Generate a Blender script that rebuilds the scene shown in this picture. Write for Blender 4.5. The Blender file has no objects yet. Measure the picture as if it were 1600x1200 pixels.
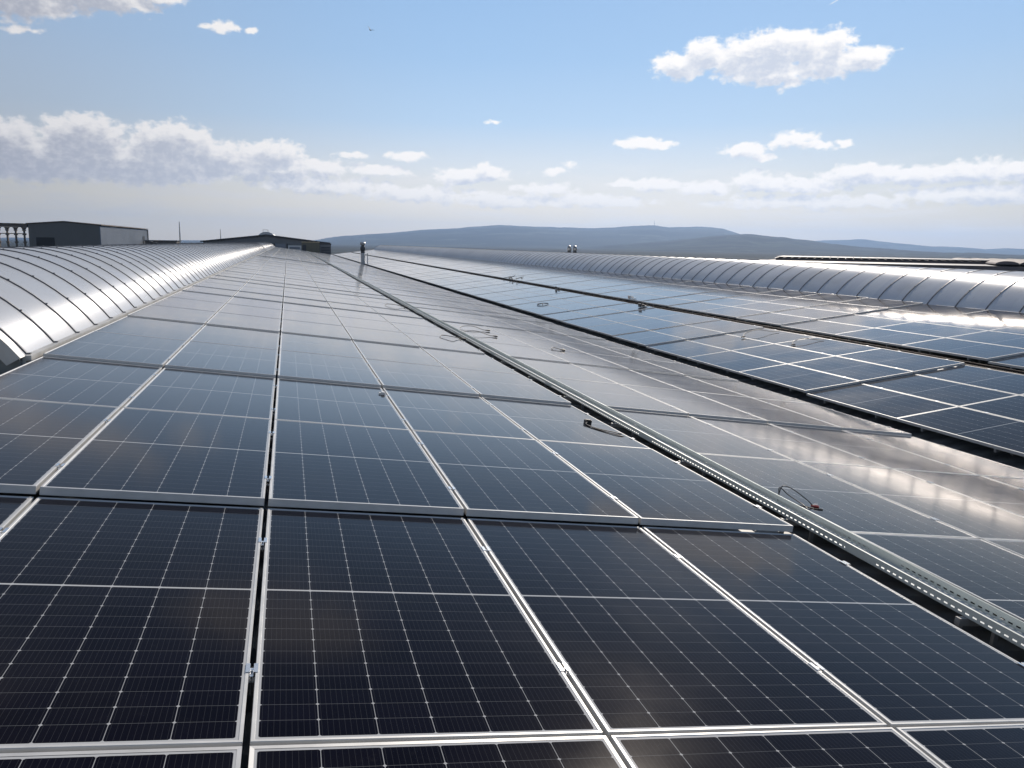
import bpy, bmesh, math, random
from mathutils import Matrix, Vector
random.seed(7)
SC = bpy.context.scene
COL = SC.collection
R = math.radians

# ------------------------------------------------------------------ camera
cam = bpy.data.cameras.new('camera')
cam.sensor_width = 36.0
cam.lens = 1279.5 / 1600.0 * 36.0
cam.clip_start = 0.05
cam.clip_end = 60000.0
camo = bpy.data.objects.new('camera', cam)
COL.objects.link(camo)
CAM = Vector((0.1474, -2.1493, 1.3456))
rx = Vector((0.965409, -0.260302, 0.015104)).normalized()
bk = -Vector((0.259086, 0.951160, -0.167839)).normalized()
up = bk.cross(rx).normalized()
rx = up.cross(bk).normalized()
m = Matrix((rx, up, bk)).transposed().to_4x4()
m.translation = CAM
camo.matrix_world = m
SC.camera = camo

# ------------------------------------------------------------------ render / exposure
SC.render.engine = 'CYCLES'
SC.view_settings.view_transform = 'Standard'
SC.view_settings.look = 'None'
SC.view_settings.exposure = 0.0
SC.view_settings.gamma = 1.0
SC.cycles.max_bounces = 8
SC.cycles.transparent_max_bounces = 12
SC.cycles.use_denoising = True
SC.cycles.volume_bounces = 0

# ------------------------------------------------------------------ sun
SUN_AZ, SUN_EL = 32.5, 33.0      # azimuth from +Y towards +X
sd = Vector((math.cos(R(SUN_EL)) * math.sin(R(SUN_AZ)), math.cos(R(SUN_EL)) * math.cos(R(SUN_AZ)), math.sin(R(SUN_EL))))
sl = bpy.data.lights.new('sun', 'SUN')
sl.energy = 4.0
sl.angle = R(0.55)
sl.color = (1.0, 0.90, 0.79)
so = bpy.data.objects.new('sun', sl)
COL.objects.link(so)
so.rotation_euler = (-sd).to_track_quat('-Z', 'Y').to_euler()

# ------------------------------------------------------------------ node helpers
class NT:
    def __init__(s, tree):
        s.t = tree; s.n = tree.nodes; s.l = tree.links
    def node(s, ty, **kw):
        x = s.n.new(ty)
        for k, v in kw.items(): setattr(x, k, v)
        return x
    def put(s, sock, v):
        if v is None: return
        if isinstance(v, bpy.types.NodeSocket): s.l.new(v, sock)
        else: sock.default_value = v
    def m(s, op, a, b=None, c=None, clamp=False):
        x = s.node('ShaderNodeMath', operation=op); x.use_clamp = clamp
        s.put(x.inputs[0], a); s.put(x.inputs[1], b); s.put(x.inputs[2], c)
        return x.outputs[0]
    def vm(s, op, a, b=None, out=0):
        x = s.node('ShaderNodeVectorMath', operation=op)
        s.put(x.inputs[0], a); s.put(x.inputs[1], b)
        return x.outputs['Value'] if op in ('LENGTH', 'DOT_PRODUCT') else x.outputs[out]
    def sstep(s, v, lo, hi, a=0.0, b=1.0):
        x = s.node('ShaderNodeMapRange', interpolation_type='SMOOTHSTEP')
        s.put(x.inputs[0], v); s.put(x.inputs[1], lo); s.put(x.inputs[2], hi); s.put(x.inputs[3], a); s.put(x.inputs[4], b)
        return x.outputs[0]
    def lstep(s, v, lo, hi, a=0.0, b=1.0):
        x = s.node('ShaderNodeMapRange')
        s.put(x.inputs[0], v); s.put(x.inputs[1], lo); s.put(x.inputs[2], hi); s.put(x.inputs[3], a); s.put(x.inputs[4], b)
        return x.outputs[0]
    def mix(s, f, a, b, blend='MIX'):
        x = s.node('ShaderNodeMix', data_type='RGBA', blend_type=blend)
        s.put(x.inputs[0], f)
        s.put(x.inputs[6], a if isinstance(a, bpy.types.NodeSocket) else (*a, 1.0)[:4])
        s.put(x.inputs[7], b if isinstance(b, bpy.types.NodeSocket) else (*b, 1.0)[:4])
        return x.outputs[2]
    def noise(s, vec, scale, detail=3.0, rough=0.5, dist=0.0, out=0, dim='3D'):
        x = s.node('ShaderNodeTexNoise', noise_dimensions=dim)
        s.put(x.inputs['Vector'], vec)
        x.inputs['Scale'].default_value = scale; x.inputs['Detail'].default_value = detail
        x.inputs['Roughness'].default_value = rough; x.inputs['Distortion'].default_value = dist
        return x.outputs[out]
    def xyz(s, vec):
        x = s.node('ShaderNodeSeparateXYZ'); s.put(x.inputs[0], vec); return x.outputs
    def comb(s, a, b, c):
        x = s.node('ShaderNodeCombineXYZ'); s.put(x.inputs[0], a); s.put(x.inputs[1], b); s.put(x.inputs[2], c); return x.outputs[0]
    def ramp(s, v, stops, interp='LINEAR'):
        x = s.node('ShaderNodeValToRGB'); s.put(x.inputs[0], v)
        cr = x.color_ramp; cr.interpolation = interp
        while len(cr.elements) < len(stops): cr.elements.new(0.5)
        for e, (p, c) in zip(cr.elements, stops):
            e.position = p; e.color = (*c, 1.0)
        return x.outputs[0]

# ------------------------------------------------------------------ world: sky and clouds
W = bpy.data.worlds.new('World')
SC.world = W
W.use_nodes = True
wt = NT(W.node_tree)
bg = W.node_tree.nodes['Background']
SKY = 0.1
bg.inputs['Strength'].default_value = SKY
# cloud blobs: azimuth, elevation, half-width, half-height, weight (degrees of sky)
CLOUDS = [
    # the bright cumulus high on the right
    (26.0, 11.45, 2.2, 1.0, 1.0), (27.6, 12.1, 2.0, 1.1, 1.0), (29.4, 11.7, 2.4, 1.4, 1.1), (31.6, 12.1, 2.8, 1.6, 1.25),
    (33.6, 12.3, 2.0, 1.3, 1.05), (35.4, 12.2, 1.5, 1.3, 1.05), (37.0, 11.5, 2.0, .8, .95), (32.0, 10.9, 3.6, 1.0, 1.05), (35.0, 11.4, 2.6, 1.0, 1.05),
    # small ones below it
    (23.3, 6.8, 1.8, .5, .95), (24.6, 6.6, 1.5, .35, .9), (33.2, 6.9, 2.0, .65, 1.0), (34.6, 6.5, 1.6, .4, .9), (30.4, 6.2, 1.6, .6, .95), (31.6, 5.8, 1.4, .4, .85), (36.4, 6.6, .7, .25, .8),
    # bank along the right horizon
    (37.8, 4.7, 3.0, .8, 1.05), (40.5, 4.5, 2.6, .7, 1.0), (43.5, 4.7, 3.2, .8, 1.05), (47.5, 4.6, 4.0, .9, 1.05), (53.0, 4.9, 5.0, 1.3, 1.0),
    (31.6, 4.3, 2.6, .7, 1.0), (28.0, 3.9, 2.6, .55, .9), (34.5, 4.0, 2.8, .6, .9), (24.8, 4.0, 2.0, .5, .9), (23.0, 4.2, 1.8, .35, .8),
    (17.8, 5.0, 1.4, .35, .60), (19.0, 5.3, .7, .3, .55), (17.4, 3.7, 2.4, .6, .75),
    # middle
    (8.1, 5.7, 1.5, .4, .9), (13.76, 8.1, .4, .22, .55), (12.2, 4.6, 3.0, .7, 1.0), (13.4, 4.9, 1.2, .6, .95), (6.0, 4.75, 2.4, .55, .9), (4.3, 5.7, 1.2, .3, .75),
    (8.5, 3.3, 5.5, .7, .95), (14.5, 3.0, 5.5, .6, .9), (2.0, 3.7, 5.0, .7, .95), (21.0, 3.0, 5.0, .55, .85), (35.0, 3.0, 8.0, .6, .85), (45.0, 3.4, 7.0, .7, .95),
    # the large bank on the left
    (-17.5, 5.3, 6.5, 1.7, 1.35), (-11.9, 6.0, 3.0, 1.6, 1.3), (-13.5, 4.6, 7.5, 1.7, 1.35), (-7.0, 6.0, 3.0, 1.5, 1.3), (-8.5, 4.6, 6.5, 1.5, 1.3), (-4.2, 5.2, 3.5, 1.4, 1.25),
    (-.8, 5.6, 2.4, 1.0, 1.1), (-1.0, 4.7, 5.0, .95, 1.1), (2.2, 5.0, 2.4, .55, .95), (-22.0, 5.5, 5.0, 1.7, 1.2),
    # top left
    (-15.5, 13.2, 5.5, 1.25, 1.25), (-10.5, 13.9, 4.0, 1.0, 1.2), (-7.2, 14.35, 2.0, .6, 1.0), (-17.8, 11.6, 1.6, .8, .7), (-3.7, 12.85, 1.2, .42, .85), (-1.9, 12.8, .6, .3, .65), (-14.5, 11.6, 1.2, .25, .55), (-5.5, 15.1, 1.0, .4, .7),
    # sky outside the photograph
    (60.0, 9.0, 7.0, 2.0, 1.1), (72.0, 5.0, 12.0, 2.0, 1.1), (-45.0, 6.0, 14.0, 2.5, 1.1), (-60.0, 14.0, 10.0, 3.0, 1.0), (95.0, 12.0, 14.0, 4.0, 1.0), (5.0, 24.0, 8.0, 2.2, .9), (-20.0, 30.0, 10.0, 3.0, .9), (50.0, 24.0, 8.0, 2.0, .9),
]
g = bpy.data.node_groups.new('cloud_density', 'ShaderNodeTree')
g.interface.new_socket('P', in_out='INPUT', socket_type='NodeSocketVector')
g.interface.new_socket('Density', in_out='OUTPUT', socket_type='NodeSocketFloat')
gt = NT(g)
gi = gt.node('NodeGroupInput'); go = gt.node('NodeGroupOutput')
P_ = gi.outputs[0]
warp = gt.noise(P_, 0.55, 4.0, 0.55, out=1)
Pw = gt.vm('ADD', P_, gt.vm('MULTIPLY', gt.vm('SUBTRACT', warp, (.5, .5, .5)), (1.5, 0.9, 0.0)))
F = None
for (a, e, w_, h_, k) in CLOUDS:
    d = gt.vm('MULTIPLY', gt.vm('SUBTRACT', Pw, (a, e, 0)), (1 / w_, 1 / h_, 0))
    v = gt.m('MULTIPLY', gt.m('SUBTRACT', 1.0, gt.vm('LENGTH', d)), k)
    F = v if F is None else gt.m('SMOOTH_MAX', F, v, 0.12)
n1 = gt.noise(gt.vm('MULTIPLY', P_, (1.0, 1.5, 1.0)), 1.1, 6.0, 0.53)
n2 = gt.noise(gt.vm('MULTIPLY', P_, (1.0, 1.3, 1.0)), 3.4, 5.0, 0.62)
n = gt.m('ADD', gt.m('MULTIPLY', gt.m('SUBTRACT', n1, .5), 1.5), gt.m('MULTIPLY', gt.m('SUBTRACT', n2, .5), .30))
gt.l.new(gt.m('ADD', F, n), go.inputs[0])

geo = wt.node('ShaderNodeTexCoord')
dirv = wt.vm('NORMALIZE', geo.outputs['Generated'])
dx, dy, dz = wt.xyz(dirv)
az = wt.m('MULTIPLY', wt.m('ARCTAN2', dx, dy), 57.29578)
el = wt.m('MULTIPLY', wt.m('ARCSINE', dz), 57.29578)
def clouddens(da, de):
    c = wt.comb(wt.m('ADD', az, da), wt.m('ADD', el, de), 0.0)
    x = wt.node('ShaderNodeGroup'); x.node_tree = g
    wt.put(x.inputs[0], c)
    return x.outputs[0]
D0 = clouddens(0, 0); D1 = clouddens(.12, .62)
dens = wt.sstep(D0, -.02, .42)
body = wt.sstep(D1, .05, .85)
st = wt.node('ShaderNodeTexSky'); st.sky_type = 'NISHITA'; st.sun_disc = False
st.sun_elevation = R(SUN_EL); st.sun_rotation = R(SUN_AZ)
st.air_density = 1.0; st.dust_density = 0.3; st.ozone_density = 2.0; st.altitude = 100
hsv = wt.node('ShaderNodeHueSaturation'); hsv.inputs['Saturation'].default_value = 1.15; hsv.inputs['Value'].default_value = 1.0
wt.put(hsv.inputs['Color'], st.outputs[0])
# clear-air colour by elevation (hazy spring sky in view; made darker above that to dim panel reflections), in units of 1/SKY
gr = wt.ramp(wt.lstep(el, -2, 60), [(0.0323, (.94, .81, .64)), (0.0726, (.96, .86, .74)), (0.1129, (0.78, 0.8, 0.83)), (0.1613, (.49, .66, .87)), (0.2258, (.37, .57, .84)), (0.2903, (.32, .52, .81)), (0.371, (0.25, 0.38, 0.57)), (0.5161, (0.1, 0.17, 0.28)), (0.7742, (0.05, 0.09, 0.16))])
# greyer and darker to the left of the view, away from the sun
side = wt.sstep(az, -26, 14)
gr = wt.mix(side, wt.mix(wt.sstep(el, 20, 0, .35, .93), gr, wt.mix(wt.sstep(el, 6, 0), (.36, .35, .36), (.62, .52, .37)), 'MIX'), gr)
right = wt.m('MULTIPLY', wt.sstep(az, 22, 56), wt.sstep(el, 16, 2))
gr = wt.mix(wt.m('MULTIPLY', right, .6), gr, wt.mix(wt.sstep(el, 6, 1), (.44, .49, .50), (.62, .53, .40)))
gr = wt.mix(wt.m('MULTIPLY', wt.sstep(wt.m('ABSOLUTE', az), 60, 130), .25), gr, (.10, .14, .22))  # sky to the sides and rear darkened to dim faces turned that way
sc_ = wt.vm('SCALE', gr); sc_.node.inputs['Scale'].default_value = 1.0 / SKY
skyc = wt.mix(.14, sc_, hsv.outputs[0])
# thin veil bands low in the sky
bn = wt.noise(wt.comb(wt.m('MULTIPLY', az, .22), wt.m('MULTIPLY', el, 1.6), 3.0), .7, 5.0, .6)
veil = wt.m('MULTIPLY', wt.m('MULTIPLY', wt.sstep(bn, .42, .7), wt.sstep(el, 6.5, 3.0)), wt.sstep(el, .4, 1.6))
skyc = wt.mix(wt.m('MULTIPLY', veil, .5), skyc, wt.mix(side, (4.6, 4.6, 4.7), (9.6, 9.2, 8.8)))
white = wt.mix(side, (7.6, 7.4, 7.4), (10.8, 10.4, 10.0))
grey = wt.mix(side, (3.6, 3.7, 4.3), (6.5, 6.9, 7.8))
bn2 = wt.noise(wt.comb(az, wt.m('MULTIPLY', el, 1.4), 7.0), 2.2, 5.0, .6)
cc = wt.mix(wt.m('MULTIPLY', body, wt.sstep(bn2, .25, .62, .68, 1.0)), white, grey)
# low clouds fade into the horizon haze
fade = wt.sstep(el, .8, 4.2, .2, .97)
skyc = wt.mix(wt.m('MULTIPLY', dens, fade), skyc, cc)
# contrail
ca = wt.m('ADD', wt.m('MULTIPLY', wt.m('SUBTRACT', az, 35.2), .85), wt.m('MULTIPLY', wt.m('SUBTRACT', el, 14.75), .52))
cb = wt.m('SUBTRACT', wt.m('MULTIPLY', wt.m('SUBTRACT', el, 14.75), .85), wt.m('MULTIPLY', wt.m('SUBTRACT', az, 35.2), .42))
tr = wt.m('MULTIPLY', wt.sstep(wt.m('ABSOLUTE', ca), .42, .1), wt.sstep(wt.m('ABSOLUTE', cb), .05, .01))
skyc = wt.mix(wt.m('MULTIPLY', tr, .6), skyc, (9, 9, 9))
wt.l.new(skyc, bg.inputs['Color'])

# ------------------------------------------------------------------ materials
def mat(name, col, rough=.5, metal=0.0, spec=.5, noise=0.0, nscale=3.0, bump=0.0, bscale=20.0, coord='Object', dirt=None):
    M_ = bpy.data.materials.new(name); M_.use_nodes = True
    t = NT(M_.node_tree); b = M_.node_tree.nodes['Principled BSDF']
    tc = t.node('ShaderNodeTexCoord').outputs[coord]
    b.inputs['Base Color'].default_value = (*col, 1)
    b.inputs['Roughness'].default_value = rough; b.inputs['Metallic'].default_value = metal
    b.inputs['Specular IOR Level'].default_value = spec
    if noise:
        f = t.noise(tc, nscale, 5.0, .6)
        lo = tuple(c * (1 - noise) for c in col); hi = tuple(min(1, c * (1 + noise)) for c in col)
        c = t.mix(t.sstep(f, .3, .7), lo, hi)
        if dirt:
            f2 = t.noise(tc, nscale * .37, 6.0, .65)
            c = t.mix(t.m('MULTIPLY', t.sstep(f2, .52, .7), .6), c, dirt)
        t.l.new(c, b.inputs['Base Color'])
        t.l.new(t.lstep(f, .2, .8, rough * .8, min(1, rough * 1.25)), b.inputs['Roughness'])
    if bump:
        bn_ = t.node('ShaderNodeBump'); bn_.inputs['Strength'].default_value = bump; bn_.inputs['Distance'].default_value = .01
        t.l.new(t.noise(tc, bscale, 4.0, .6), bn_.inputs['Height']); t.l.new(bn_.outputs[0], b.inputs['Normal'])
    return M_
M_frame = mat('anodised_aluminium', (.60, .60, .59), .42, .2, noise=.06, nscale=6)
M_clamp = mat('clamp_aluminium', (.80, .80, .80), .25, .95)
M_rail = mat('rail_aluminium', (.35, .35, .35), .5, .6)
M_roof = mat('galvanised_roof_sheet', (.24, .245, .25), .5, .3, noise=.18, nscale=1.3, dirt=(.20, .19, .17))
M_rib = mat('dark_rib_metal', (.17, .17, .18), .45, .4)
M_curb = mat('pale_curb_metal', (.62, .61, .58), .45, .3, noise=.12, nscale=2.0, dirt=(.40, .38, .34))
M_endwall = mat('weathered_end_panel', (.26, .26, .24), .6, .1, noise=.2, nscale=3)
M_black = mat('black_cable', (.012, .012, .013), .5)
M_red = mat('red_connector', (.45, .05, .04), .4)
M_whitep = mat('white_plastic', (.75, .74, .72), .4)
M_steel = mat('stainless_flue', (.42, .43, .44), .35, .7, noise=.15, nscale=4)
M_darksteel = mat('sooty_steel', (.10, .10, .10), .5, .5)
M_gutter = mat('dark_gutter', (.05, .05, .05), .7, noise=.4, nscale=2)
M_greywall = mat('grey_wall_cladding', (.17, .175, .185), .6, noise=.08, nscale=.5)
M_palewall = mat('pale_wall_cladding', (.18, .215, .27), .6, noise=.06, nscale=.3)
M_shed = mat('olive_grey_cladding', (.18, .174, .168), .6, noise=.07, nscale=.2)
M_fascia = mat('dark_fascia', (.035, .037, .045), .5)
M_olive = mat('olive_box_paint', (.14, .13, .09), .6, noise=.1)
M_tan = mat('tan_capping', (.50, .42, .28), .6, noise=.2, nscale=1)
M_dark = mat('dark_opening', (.02, .021, .024), .5)
M_window = mat('window_pane', (.18, .22, .28), .1, 0, .6)
M_white = mat('white_trim', (.7, .7, .7), .5)
M_brown = mat('brown_weathered_wall', (.17, .145, .145), .7, noise=.3, nscale=.2)
M_farroof = mat('far_roof_sheet', (.12, .12, .135), .5, .2, noise=.15, nscale=.1)
M_rust = mat('rusty_steel', (.16, .13, .11), .7, noise=.3, nscale=2)
M_bird = mat('dark_feathers', (.03, .03, .03), .7)

def glass_material():
    M_ = bpy.data.materials.new('solar_cell_glass'); M_.use_nodes = True
    t = NT(M_.node_tree); b = M_.node_tree.nodes['Principled BSDF']
    uv = t.node('ShaderNodeUVMap').outputs[0]
    x, y, _ = t.xyz(uv)
    W_, L_ = 1.021, 2.070
    bx, by, cg = .007, .010, .006
    px = (W_ - 2 * bx) / 6
    xs = t.m('DIVIDE', t.m('SUBTRACT', x, bx), px)
    fx = t.m('FRACT', xs)
    dxl = t.m('MULTIPLY', t.m('MINIMUM', fx, t.m('SUBTRACT', 1.0, fx)), px)
    yy = t.m('SUBTRACT', t.m('ABSOLUTE', t.m('SUBTRACT', y, L_ / 2)), cg)
    py = (L_ / 2 - cg - by) / 12
    fy = t.m('FRACT', t.m('DIVIDE', yy, py))
    dyl = t.m('MULTIPLY', t.m('MINIMUM', fy, t.m('SUBTRACT', 1.0, fy)), py)
    col = t.sstep(dxl, .0014, .0006)
    row = t.sstep(dyl, .0011, .0004)
    dia = t.sstep(t.m('ADD', dxl, dyl), .0070, .0056)
    fb = t.m('FRACT', t.m('MULTIPLY', xs, 10.0))
    bus = t.sstep(t.m('ABSOLUTE', t.m('SUBTRACT', fb, .5)), .045, .02)
    # outside the cells: white backsheet margin
    ox = t.m('LESS_THAN', t.m('MINIMUM', x, t.m('SUBTRACT', W_, x)), bx)
    oy = t.m('LESS_THAN', t.m('MINIMUM', y, t.m('SUBTRACT', L_, y)), by)
    oc = t.m('LESS_THAN', yy, 0.0)
    out = t.m('MAXIMUM', t.m('MAXIMUM', ox, oy), oc)
    oi = t.node('ShaderNodeObjectInfo')
    cell = t.noise(t.comb(t.m('FLOOR', xs), t.m('ADD', t.m('FLOOR', t.m('DIVIDE', y, py)), t.m('MULTIPLY', oi.outputs['Random'], 77.0)), 0.0), 1.7, 0.0)
    c0 = t.mix(cell, (.0026, .0023, .0058), (.0056, .0050, .0115))
    c1 = t.mix(t.m('MULTIPLY', bus, .50), c0, (.06, .062, .068))
    c1 = t.mix(t.m('MULTIPLY', row, .60), c1, (.20, .21, .22))
    c1 = t.mix(t.m('MULTIPLY', col, .85), c1, (.42, .43, .44))
    c1 = t.mix(dia, c1, (.42, .43, .44))
    c1 = t.mix(out, c1, (.48, .49, .50))
    # faint dust on the glass
    wp = t.node('ShaderNodeNewGeometry').outputs['Position']
    du = t.noise(wp, 1.1, 6.0, .62)
    du2 = t.noise(wp, 14.0, 5.0, .7)
    dust = t.m('ADD', t.m('MULTIPLY', t.sstep(du, .45, .75), .014), t.m('MULTIPLY', t.sstep(du2, .60, .8), .02))
    c1 = t.mix(dust, c1, (.42, .40, .36))
    # dried droplets and the odd bird dropping
    vo = t.node('ShaderNodeTexVoronoi'); vo.inputs['Scale'].default_value = 1.15; t.put(vo.inputs['Vector'], wp)
    wob = t.noise(wp, 60.0, 2.0, .6)
    rr_ = t.xyz(vo.outputs['Color'])
    spot = t.m('MULTIPLY', t.m('GREATER_THAN', rr_[0], .80), t.sstep(t.m('ADD', vo.outputs['Distance'], t.m('MULTIPLY', wob, .02)), t.m('ADD', .018, t.m('MULTIPLY', rr_[1], .014)), .012))
    c1 = t.mix(t.m('MULTIPLY', spot, .6), c1, (.50, .49, .45))
    t.l.new(c1, b.inputs['Base Color'])
    b.inputs['Specular IOR Level'].default_value = 0.0
    b.inputs['Roughness'].default_value = .6
    bp = t.node('ShaderNodeBump'); bp.inputs['Strength'].default_value = .035; bp.inputs['Distance'].default_value = .02
    t.l.new(t.noise(wp, 1.3, 2.0, .5), bp.inputs['Height'])
    t.l.new(bp.outputs[0], b.inputs['Normal'])
    # anti-reflective solar glass: very little mirror face-on, rising steeply at grazing angles
    lw = t.node('ShaderNodeLayerWeight'); lw.inputs['Blend'].default_value = .5
    t.l.new(bp.outputs[0], lw.inputs['Normal'])
    F_ = t.m('ADD', .007, t.m('MULTIPLY', .80, t.m('POWER', lw.outputs['Facing'], 5.8)))
    F_ = t.m('ADD', F_, t.sstep(lw.outputs['Facing'], .74, .93, 0.0, .23))
    gl = t.node('ShaderNodeBsdfGlossy'); gl.inputs['Color'].default_value = (.98, .95, .93, 1)
    t.l.new(t.lstep(du, .3, .75, .070, .125), gl.inputs['Roughness'])
    t.l.new(bp.outputs[0], gl.inputs['Normal'])
    mx = t.node('ShaderNodeMixShader'); t.l.new(F_, mx.inputs[0]); t.l.new(b.outputs[0], mx.inputs[1]); t.l.new(gl.outputs[0], mx.inputs[2])
    outn = [n_ for n_ in t.n if n_.type == 'OUTPUT_MATERIAL'][0]; t.l.new(mx.outputs[0], outn.inputs['Surface'])
    return M_
M_glass = glass_material()

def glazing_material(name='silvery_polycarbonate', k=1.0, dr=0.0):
    M_ = bpy.data.materials.new(name); M_.use_nodes = True
    t = NT(M_.node_tree); b = M_.node_tree.nodes['Principled BSDF']
    tc = t.node('ShaderNodeTexCoord').outputs['Object']
    x, y, z = t.xyz(tc)
    pane = t.m('FLOOR', t.m('DIVIDE', y, .935))
    wn = t.node('ShaderNodeTexWhiteNoise', noise_dimensions='1D'); t.put(wn.inputs['W'], pane)
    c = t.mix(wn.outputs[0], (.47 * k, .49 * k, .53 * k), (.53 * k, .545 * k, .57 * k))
    st_ = t.noise(t.vm('MULTIPLY', tc, (1.0, .5, 1.0)), 1.2, 2.0, .5)
    c = t.mix(t.m('MULTIPLY', t.sstep(st_, .45, .75), .3), c, (.36, .36, .35))
    gr_ = t.noise(t.vm('MULTIPLY', tc, (2.0, 6.0, 2.0)), 2.2, 5.0, .65)
    c = t.mix(t.m('MULTIPLY', t.sstep(gr_, .55, .8), .30), c, (.33, .325, .31))
    t.l.new(c, b.inputs['Base Color'])
    b.inputs['Metallic'].default_value = .06
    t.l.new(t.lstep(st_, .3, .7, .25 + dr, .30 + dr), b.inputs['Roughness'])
    b.inputs['Anisotropic'].default_value = .85; b.inputs['Anisotropic Rotation'].default_value = .25
    tg = t.node('ShaderNodeTangent', direction_type='RADIAL', axis='Y'); t.l.new(tg.outputs[0], b.inputs['Tangent'])
    bp = t.node('ShaderNodeBump'); bp.inputs['Strength'].default_value = .12; bp.inputs['Distance'].default_value = .03
    h = t.noise(t.comb(t.m('MULTIPLY', x, .8), t.m('ADD', y, t.m('MULTIPLY', wn.outputs[0], 9.0)), z), .9, 2.0, .5)
    t.l.new(h, bp.inputs['Height']); t.l.new(bp.outputs[0], b.inputs['Normal'])
    return M_
M_glazing = glazing_material()
M_glazing2 = glazing_material('backlight_tinted_polycarbonate', 1.35, .09)  # paler base colour: light coming through the sheet is put into it

def tray_material(name, base):
    M_ = bpy.data.materials.new(name); M_.use_nodes = True
    t = NT(M_.node_tree); b = M_.node_tree.nodes['Principled BSDF']
    tc = t.node('ShaderNodeTexCoord').outputs['Object']
    x, y, z = t.xyz(tc)
    f = t.m('ABSOLUTE', t.m('SUBTRACT', t.m('FRACT', t.m('DIVIDE', y, .046)), .5))
    a = t.m('LESS_THAN', f, .28)
    hgt = t.m('LESS_THAN', t.m('ABSOLUTE', t.m('SUBTRACT', z, .016)), .0040)
    j = t.m('GREATER_THAN', t.m('FRACT', t.m('DIVIDE', t.m('ADD', y, 1.45), 3.0)), .09)
    hole = t.m('MULTIPLY', t.m('MULTIPLY', a, hgt), j)
    n_ = t.noise(t.vm('MULTIPLY', tc, (1, .4, 1)), 9.0, 4.0, .6)
    t.l.new(t.mix(n_, tuple(c * .8 for c in base), tuple(c * 1.15 for c in base)), b.inputs['Base Color'])
    b.inputs['Metallic'].default_value = .6; b.inputs['Roughness'].default_value = .5
    t.l.new(t.m('SUBTRACT', 1.0, hole), b.inputs['Alpha'])
    return M_
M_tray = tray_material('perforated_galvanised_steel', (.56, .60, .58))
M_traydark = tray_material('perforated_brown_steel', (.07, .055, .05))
M_trayfloor = mat('galvanised_steel', (.66, .68, .68), .5, .15, noise=.12, nscale=5)

def hill_material(name, a_, b_, sc):
    M_ = bpy.data.materials.new(name); M_.use_nodes = True
    t = NT(M_.node_tree); b = M_.node_tree.nodes['Principled BSDF']
    p = t.node('ShaderNodeNewGeometry').outputs['Position']
    f = t.noise(p, sc, 6.0, .6); f2 = t.noise(p, sc * 5, 4.0, .6)
    v = t.node('ShaderNodeTexVoronoi'); v.inputs['Scale'].default_value = sc * 3; t.put(v.inputs['Vector'], p)
    fld = t.xyz(v.outputs['Color'])[0]
    c = t.mix(t.sstep(f, .42, .58), a_, b_)
    c = t.mix(t.m('MULTIPLY', t.m('GREATER_THAN', fld, .72), t.sstep(f2, .4, .6)), c, tuple(x * 1.8 for x in b_))
    t.l.new(c, b.inputs['Base Color']); b.inputs['Roughness'].default_value = .95; b.inputs['Specular IOR Level'].default_value = .1
    return M_
M_hill = hill_material('moorland', (.010, .020, .018), (.036, .044, .034), .0012)
M_wood = hill_material('wooded_slope', (.004, .010, .009), (.022, .032, .024), .003)
M_ground = hill_material('valley_floor', (.016, .024, .024), (.030, .038, .036), .004)

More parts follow.
